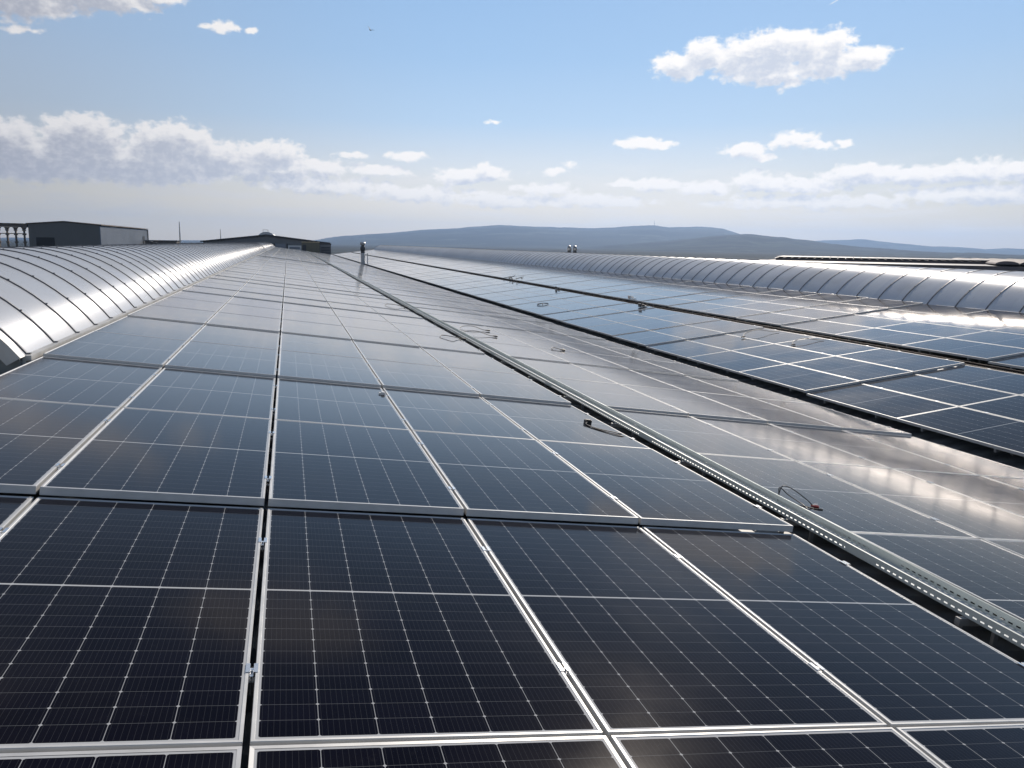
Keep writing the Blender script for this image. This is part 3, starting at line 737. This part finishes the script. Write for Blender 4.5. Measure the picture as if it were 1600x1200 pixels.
# ------------------------------------------------------------------ barrel skylights on the ridges
VA, VR = 1.80, .92
RR = (VA * VA + VR * VR) / (2 * VR); TH = math.asin(VA / RR)
def arc(r_, n_=28, th=TH): return [(r_ * math.sin(-th + 2 * th * i / n_), r_ * math.cos(-th + 2 * th * i / n_) - (RR - VR)) for i in range(n_ + 1)]
def barrel(cx, zb, y0, y1, rib0, label, gm):
    t = thing('barrel_skylight', label, 'skylight', (cx, 0, zb))
    b = MB(); A_ = arc(RR); Bn = arc(RR - .02)
    ny = max(2, int((y1 - y0) / .935))
    ys = [y0 + (y1 - y0) * j / ny for j in range(ny + 1)]
    n_ = len(A_)
    for Y in ys:
        for (x, z) in A_: b.v.append((x, Y, z))
    for j in range(ny):
        for i in range(n_ - 1):
            a = j * n_ + i; b.f.append((a, a + 1, a + 1 + n_, a + n_)); b.mi.append(0); b.uv.append(None)
    o_ = len(b.v)
    for Y in (y0, y1):
        for (x, z) in Bn: b.v.append((x, Y, z))
    for i in range(n_ - 1): b.f.append((o_ + i, o_ + n_ + i, o_ + n_ + i + 1, o_ + i + 1)); b.mi.append(0); b.uv.append(None)
    go_ = b.build('glazing', gm, t, fix=False)
    for p in go_.data.polygons: p.use_smooth = True
    # rib mesh
    b = MB(); O, I = arc(RR + .014), arc(RR + .001)
    for i in range(len(O) - 1):
        for _ in (0,):
            p = [O[i], O[i + 1], I[i + 1], I[i]]
            b.quadf([(O[i][0], -.015, O[i][1]), (O[i + 1][0], -.015, O[i + 1][1]), (O[i + 1][0], .015, O[i + 1][1]), (O[i][0], .015, O[i][1])])
            b.quadf([(I[i][0], -.015, I[i][1]), (I[i + 1][0], -.015, I[i + 1][1]), (O[i + 1][0], -.015, O[i + 1][1]), (O[i][0], -.015, O[i][1])])
            b.quadf([(O[i][0], .015, O[i][1]), (O[i + 1][0], .015, O[i + 1][1]), (I[i + 1][0], .015, I[i + 1][1]), (I[i][0], .015, I[i][1])])
    for i in range(1, len(O) - 1, 3):
        b.box(O[i][0] - .010, O[i][0] + .010, -.010, .010, O[i][1] - .004, O[i][1] + .008)
    for sg in (-1, 1):
        x = sg * VA; b.box(min(x, x + sg * .03), max(x, x + sg * .03), -.018, .018, -.03, .025)
    ME = b.mesh('rib', M_rib, fix=False)
    ribs = []
    y = rib0
    while y < y1 - .1: ribs.append(y); y += .935
    near = sorted(ribs, key=lambda q: abs(q - 4))[:99]
    for q in near:
        o = link('rib', ME, t); o.location = (0, q, 0)
    b = MB()
    for q in ribs:
        if q in near: continue
        O_, I_ = arc(RR + .012, 14), arc(RR + .001, 14)
        for i in range(14):
            b.quadf([(O_[i][0], q - .013, O_[i][1]), (O_[i + 1][0], q - .013, O_[i + 1][1]), (O_[i + 1][0], q + .013, O_[i + 1][1]), (O_[i][0], q + .013, O_[i][1])])
            b.quadf([(I_[i][0], q - .013, I_[i][1]), (I_[i + 1][0], q - .013, I_[i + 1][1]), (O_[i + 1][0], q - .013, O_[i + 1][1]), (O_[i][0], q - .013, O_[i][1])])
    if b.v:
        o = b.build('far_ribs', M_rib, t, fix=False); o['kind'] = 'stuff'
    for sg in (-1, 1):
        b = MB(); x = sg * VA
        b.box(min(x - sg * .02, x + sg * .06), max(x - sg * .02, x + sg * .06), y0, y1, -.035, .012)       # bottom glazing bar
        b.box(min(x - sg * .05, x + sg * .015), max(x - sg * .05, x + sg * .015), y0, y1, -.22, -.036)      # upstand
        b.prism([(x + sg * .015, -.10), (x + sg * .15, -.15), (x + sg * .15, -.165), (x + sg * .015, -.12)], y0, y1)
        b.build('curb', M_curb, t)
    for (Y, s_) in ((y0, -1), (y1, 1)):
        b = MB()
        O_, I_ = arc(RR + .012), arc(RR - .10)
        for i in range(len(O_) - 1):
            ya, yb = (Y - .14, Y + .0) if s_ < 0 else (Y, Y + .14)
            b.quadf([(O_[i][0], ya, O_[i][1]), (O_[i + 1][0], ya, O_[i + 1][1]), (O_[i + 1][0], yb, O_[i + 1][1]), (O_[i][0], yb, O_[i][1])])
            yy = ya if s_ < 0 else yb
            b.quadf([(O_[i][0], yy, O_[i][1]), (O_[i + 1][0], yy, O_[i + 1][1]), (I_[i + 1][0] * .985, yy, I_[i + 1][1]), (I_[i][0] * .985, yy, I_[i][1])])
        b.build('end_trim', M_curb, t, fix=False)
        b = MB(); I_ = arc(RR - .03); b.prism([(x, z) for x, z in I_] + [(VA, -.25), (-VA, -.25)], Y - .06 if s_ < 0 else Y + .02, Y - .02 if s_ < 0 else Y + .06)
        b.build('end_wall', M_endwall, t)
    return t
barrel(-4.02, .262, 6.20, 160.0, 6.31, 'long left barrel-vaulted skylight of silvery panes with dark ribs', M_glazing)
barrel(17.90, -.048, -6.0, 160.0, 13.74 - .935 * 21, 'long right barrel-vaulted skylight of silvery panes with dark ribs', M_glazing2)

# ------------------------------------------------------------------ chimney in the valley
t = thing('chimney', 'tall grey metal flue with bulbous cowls rising from the roof valley', 'chimney', (8.05, 90.0, -1.25))
b = MB(); b.lathe([(.26, 0), (.26, .05), (.22, .08), (.22, 1.42), (.215, 1.5)], n_=20); b.build('shaft', M_steel, t, smooth=True)
b = MB(); b.lathe([(.235, 1.44), (.24, 1.50), (.24, 1.60), (.20, 1.62)], n_=20); b.build('collar', M_darksteel, t, smooth=True)
b = MB(); b.lathe([(.18, 1.60), (.26, 1.75), (.28, 1.95), (.26, 2.10), (.15, 2.22), (.15, 2.28)], n_=20); b.build('cowl', M_darksteel, t, smooth=True)
b = MB(); b.lathe([(.16, 2.26), (.30, 2.36), (.31, 2.52), (.26, 2.58), (.12, 2.62)], n_=20); b.build('cowl', M_steel, t, smooth=True)
t = thing('vent_pipe', 'thin upright vent pipe just right of the tall chimney', 'pipe', (8.55, 90.0, -1.05))
b = MB(); b.tube([(0, 0, 0), (0, 0, 1.15)], .05, 10); b.build('pipe', M_steel, t, smooth=True)
b = MB(); b.lathe([(.08, 1.15), (.08, 1.2), (.02, 1.24)], n_=12); b.build('cap', M_steel, t, smooth=True)
for (x, lab) in ((20.35, 'left one of two short steel flues behind the right skylight'), (20.80, 'right one of two short steel flues behind the right skylight')):
    t = thing('flue_pipe', lab, 'flue', (x, 56.4, -.25), group='twin flues behind the right skylight')
    b = MB(); b.lathe([(.16, 0), (.13, .05), (.13, 1.28)], n_=18); b.build('pipe', M_darksteel, t, smooth=True)
    b = MB(); b.lathe([(.145, 1.24), (.165, 1.27), (.165, 1.42), (.15, 1.44)], n_=18); b.build('collar', M_steel, t, smooth=True)
    b = MB(); b.lathe([(.10, 1.44), (.15, 1.47), (.12, 1.56), (.03, 1.60)], n_=18); b.build('cap', M_steel, t, smooth=True)

# ------------------------------------------------------------------ raised gable at the far end of the roof
GY = 172.0
t = thing('gabled_roof_block', 'low wide grey gabled block with dark fascia closing the far end of the roof', 'building', (-4.0, GY, 0))
b = MB(); b.prism([(-12.0, -2.2), (12.1, -2.2), (12.1, .92), (0, 2.28), (-12.0, .92)], 0, 40.0); b.build('wall', M_greywall, t)
b = MB()
b.prism([(-12.5, .92), (0, 2.34), (0, 2.62), (-12.5, 1.16)], -.5, 40.5); b.prism([(12.5, .92), (12.5, 1.16), (0, 2.62), (0, 2.34)], -.5, 40.5)
b.build('roof', M_fascia, t)
r = MB(); A_ = arc(RR); r.prism([(x * .9, z * .9 + 2.3) for x, z in A_], -.3, 38); ob = r.build('barrel_skylight', M_glazing, t)
ob['label'] = 'small vaulted rooflight on the gable ridge'
r = MB(); r.tube([(-.6, 0, 2.9), (-.6, 0, 3.55)], .04, 6); r.tube([(.35, 0, 2.9), (.35, 0, 3.55)], .04, 6); r.tube([(-.6, 0, 3.5), (.35, 0, 3.5)], .04, 6); r.build('hatch_rail', M_rust, t)
f_ = MB(); f_.box(1.7, 3.7, -.06, .04, -.3, .8); f_.build('panel', M_window, t)
for x in (1.35, 3.85):
    f_ = MB(); f_.box(x, x + .25, -.14, -.001, -.4, .85); f_.build('pilaster', M_fascia, t)
f_ = MB(); f_.box(4.15, 6.75, -.12, -.001, -.45, .5); fo = f_.build('window', M_white, t)
f_ = MB(); f_.box(4.4, 6.5, -.17, -.121, -.18, .22); f_.build('pane', M_window, fo)
f_ = MB(); f_.box(6.85, 7.5, -.10, -.001, -.9, .75); f_.build('door', M_dark, t)
t = thing('plant_room', 'olive brown box-shaped plant room with tan capping at the far gable', 'plant room', (4.4, 163.0, -1.6))
b = MB(); b.box(-1.65, 1.65, 0, 3.2, 0, 2.75); b.build('wall', M_olive, t)
b = MB()
for k in range(8): b.box(-1.7 + k * .43, -1.7 + k * .43 + .36, -.08, 3.25, 2.751, 2.86 + .05 * (k % 2))
b.build('roof', M_tan, t)
b = MB(); b.box(-1.55, -.9, -.05, -.001, .6, 2.3); b.build('door', M_fascia, t)
t = thing('ventilation_unit', 'dark grey ventilation unit beside the olive plant room', 'ventilation unit', (7.25, 163.5, -1.95))
b = MB(); b.box(-1.15, 1.0, 0, 3.0, 0, 2.75); b.build('casing', M_greywall, t)
b = MB(); b.box(-1.2, 1.05, -.05, 3.05, 2.751, 2.95); b.build('lid', M_fascia, t)
b = MB()
for k in range(6): b.box(-.9, .8, -.05, -.001, .6 + k * .3, .78 + k * .3)
b.build('grille', M_fascia, t)

# ------------------------------------------------------------------ left background: warehouse, gantry, masts
t = thing('warehouse', 'large grey gabled warehouse with a paler sunlit side, standing behind left skylight', 'warehouse', (-40.6, 172.0, -14.0))
b = MB()
b.quadf([(-6.1, 0, 0), (6.2, 0, 0), (6.2, 0, 17.75), (0, 0, 18.3), (-6.1, 0, 17.8)]); b.quadf([(6.2, 55, 0), (-6.1, 55, 0), (-6.1, 55, 17.8), (0, 55, 18.3), (6.2, 55, 17.75)])
b.quadf([(-6.1, 55, 0), (-6.1, 0, 0), (-6.1, 0, 17.8), (-6.1, 55, 17.8)])
b.build('front_wall', M_shed, t, fix=False)
b = MB()
for k in range(24): b.box(-6.0 + k * .51, -5.9 + k * .51, -.035, -.002, 0, 17.7)
b.build('cladding_rib', M_shed, t)
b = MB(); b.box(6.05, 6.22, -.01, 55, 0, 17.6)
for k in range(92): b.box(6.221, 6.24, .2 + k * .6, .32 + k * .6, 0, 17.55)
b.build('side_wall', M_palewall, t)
b = MB(); b.prism([(-6.4, 17.8), (0, 18.32), (6.5, 17.76), (6.5, 17.9), (0, 18.48), (-6.4, 17.95)], -.3, 55.3); b.build('roof', M_rust, t)
b = MB(); b.box(-4.9, -1.8, -.08, -.001, 13.0, 15.35); b.build('roller_door', M_dark, t)
b = MB(); b.box(6.242, 6.32, 47.5, 50, 13.4, 16.0); b.build('door', M_dark, t)
b = MB(); b.tube([(6.4, 54.6, 10), (6.4, 54.6, 17.7)], .12, 8); b.build('downpipe', M_shed, t)
t = thing('steel_gantry', 'brown open steel gantry on knobbly posts left of the warehouse', 'gantry', (-47.2, 172.5, -14.0))
b = MB(); b.box(-16, .2, -.5, .5, 17.15, 17.75, M=Matrix.Rotation(R(.35), 4, 'Y')); b.box(-16, .2, -.6, .6, 17.76, 17.86, M=Matrix.Rotation(R(.35), 4, 'Y')); b.build('beam', M_rust, t)
for k in range(11):
    b = MB(); x = -.35 - 1.42 * k
    b.box(x - .13, x + .13, -.2, .2, 0, 17.14)
    for zz in (12.9, 14.3, 15.7, 16.5): b.box(x - .26, x + .26, -.3, .3, zz, zz + .22)
    b.prism([(x + .13, 16.6), (x + .5, 17.14), (x + .13, 17.14)], -.1, .1); b.prism([(x - .13, 16.6), (x - .13, 17.14), (x - .5, 17.14)], -.1, .1)
    b.build('post', M_rust, t)
b = MB(); b.box(-16, 0, -.1, .1, 15.9, 16.05); b.build('tie_rod', M_rust, t)
def mast(loc, h, r0, label, base=True):
    t = thing('lightning_mast', label, 'mast', loc)
    b = MB(); b.tube([(0, 0, 0), (0, 0, h * .55), (0, 0, h)], [r0, r0 * .8, r0 * .45], 8); b.build('pole', M_steel, t, smooth=True)
    if base:
        b = MB(); b.box(-.8, .8, -.5, .5, 0, h * .16); b.lathe([(.3, h * .16), (.3, h * .24), (.1, h * .26)], n_=10); b.build('base', M_darksteel, t)
mast((-18.0, 153.0, -.9), 5.3, .13, 'tall slim pole with a dark base standing beyond the left skylight')
mast((-14.9, 202.0, -1.0), 4.9, .11, 'shorter thin pole behind the left end of the far gable', False)
t = thing('roadside_shed', 'low flat brown shed beside the right end of the warehouse', 'shed', (-30.6, 215.0, -14.0))
b = MB(); b.box(-2.6, 4.5, 0, 8, 0, 14.9); b.build('wall', M_rust, t)
b = MB(); b.box(-2.8, 4.7, -.2, 8.2, 14.901, 15.1); b.build('roof', M_shed, t)
for (x, y, r_, h_, lab) in ((-25.2, 170, .35, 1.15, 'dark roof ventilator nearest the brown shed'), (-24.4, 170, .28, 1.0, 'smaller dark ventilator right of another near the shed'), (-19.1, 160, .22, .9, 'short vent stub just left of the tall pole'), (-15.9, 150, .25, .95, 'short vent stub just right of the tall pole')):
    t = thing('roof_ventilator', lab, 'ventilator', (x, y, -.2), group='ventilators beyond the left skylight')
    b = MB(); b.lathe([(r_ * .7, -.8), (r_ * .7, h_ * .6)], n_=12); b.build('stack', M_darksteel, t, smooth=True)
    b = MB(); b.lathe([(r_ * .8, h_ * .6), (r_, h_ * .7), (r_, h_ * .9), (r_ * .4, h_)], n_=12); b.build('cap', M_darksteel, t, smooth=True)

# ------------------------------------------------------------------ right background: neighbouring factory with panels on its roof
ang = R(37.0); D_ = 120.0
loc = (CAM.x + D_ * math.sin(ang), CAM.y + D_ * math.cos(ang), 0)
t = thing('neighbouring_factory', 'long brown factory with flat pale roof strips and wavy rooflights, beyond right skylight', 'factory', loc, -ang)
b = MB(); b.box(-11.6, 60, 0, 60, -14, -.47); b.build('wall', M_brown, t)
b = MB(); b.prism([(-.1, -.42), (9.5, -.34), (9.5, -.46), (-.1, -.469)], -11.8, 18.0, 'x'); b.build('roof', M_farroof, t)
b = MB(); b.box(-9.6, 40, 9.6, 50, -.469, .00); b.build('parapet', M_brown, t)
b = MB(); b.prism([(9.4, .002), (30, .16), (30, .05), (9.4, -.0)], -9.8, 18.4, 'x'); b.build('roof', M_farroof, t)
b = MB()
for k in range(26): b.box(-9.6 + k * 1.08, -9.6 + k * 1.08 + 1.0, 9.7, 26, .12, .20, M=Matrix.Rotation(R(.0), 4, 'X'))
b.build('solar_panels', [M_farroof], t)
for k in range(16):
    b = MB(); cx = 19.2 + k * 2.7
    pr = [(cx + 1.35 * math.cos(math.pi * i / 10), -.20 + .42 * math.sin(math.pi * i / 10)) for i in range(11)]
    b.prism([(a_, c_) for a_, c_ in pr], 1.0, 50, 'y'); b.build('rooflight', M_brown, t, smooth=True)

# ------------------------------------------------------------------ mast on the hill, bird
a = R(24.75); t = thing('hilltop_mast', 'very distant thin transmitter mast on the highest ridge', 'mast', (CAM.x + 8200 * math.sin(a), CAM.y + 8200 * math.cos(a), CAM.z + 8200 * math.tan(R(1.22))))
b = MB(); b.tube([(0, 0, 0), (0, 0, 40), (0, 0, 78)], [2.2, 1.7, 1.0], 6); b.build('pole', M_darksteel, t)
az_b, el_b = R(5.6), R(13.4); db = 90
bl = Vector((CAM.x + db * math.sin(az_b) * math.cos(el_b), CAM.y + db * math.cos(az_b) * math.cos(el_b), CAM.z + db * math.sin(el_b)))
b = MB()
prof = [(-.22, .01), (-.15, .035), (-.02, .05), (.1, .045), (.16, .028), (.2, .03), (.235, .008)]
b.tube([(x, 0, .0) for x, r_ in prof], [r_ for x, r_ in prof], 10)
for sg in (-1, 1):
    q = [(.08, sg * .03, .02), (.10, sg * .22, .14), (.02, sg * .44, .20), (-.04, sg * .42, .19), (-.02, sg * .22, .125), (-.06, sg * .03, .02)]
    b.quadf(q); b.quadf([(x, y, z + .008) for x, y, z in reversed(q)])
b.quadf([(-.2, -.01, .0), (-.33, -.06, .0), (-.33, .06, 0), (-.2, .01, 0)])
o = b.build('bird', M_bird, smooth=True, fix=False); o.location = bl; o.rotation_euler = (R(30), 0, R(60)); tag(o, 'tiny dark bird flying high in the open sky', 'bird')

# ------------------------------------------------------------------ haze
HZ = bpy.data.materials.new('air_haze'); HZ.use_nodes = True
nt = HZ.node_tree
for n_ in list(nt.nodes):
    if n_.type == 'BSDF_PRINCIPLED': nt.nodes.remove(n_)
pv = nt.nodes.new('ShaderNodeVolumePrincipled')
pv.inputs['Color'].default_value = (.42, .63, 1.0, 1)
pv.inputs['Density'].default_value = 9.0e-5
pv.inputs['Anisotropy'].default_value = .45
out = [n_ for n_ in nt.nodes if n_.type == 'OUTPUT_MATERIAL'][0]
nt.links.new(pv.outputs[0], out.inputs['Volume'])
b = MB(); b.box(-7500, 9500, -3000, 10300, -16.5, 260.0)
o = b.build('haze', HZ); tag(o, kind='stuff')
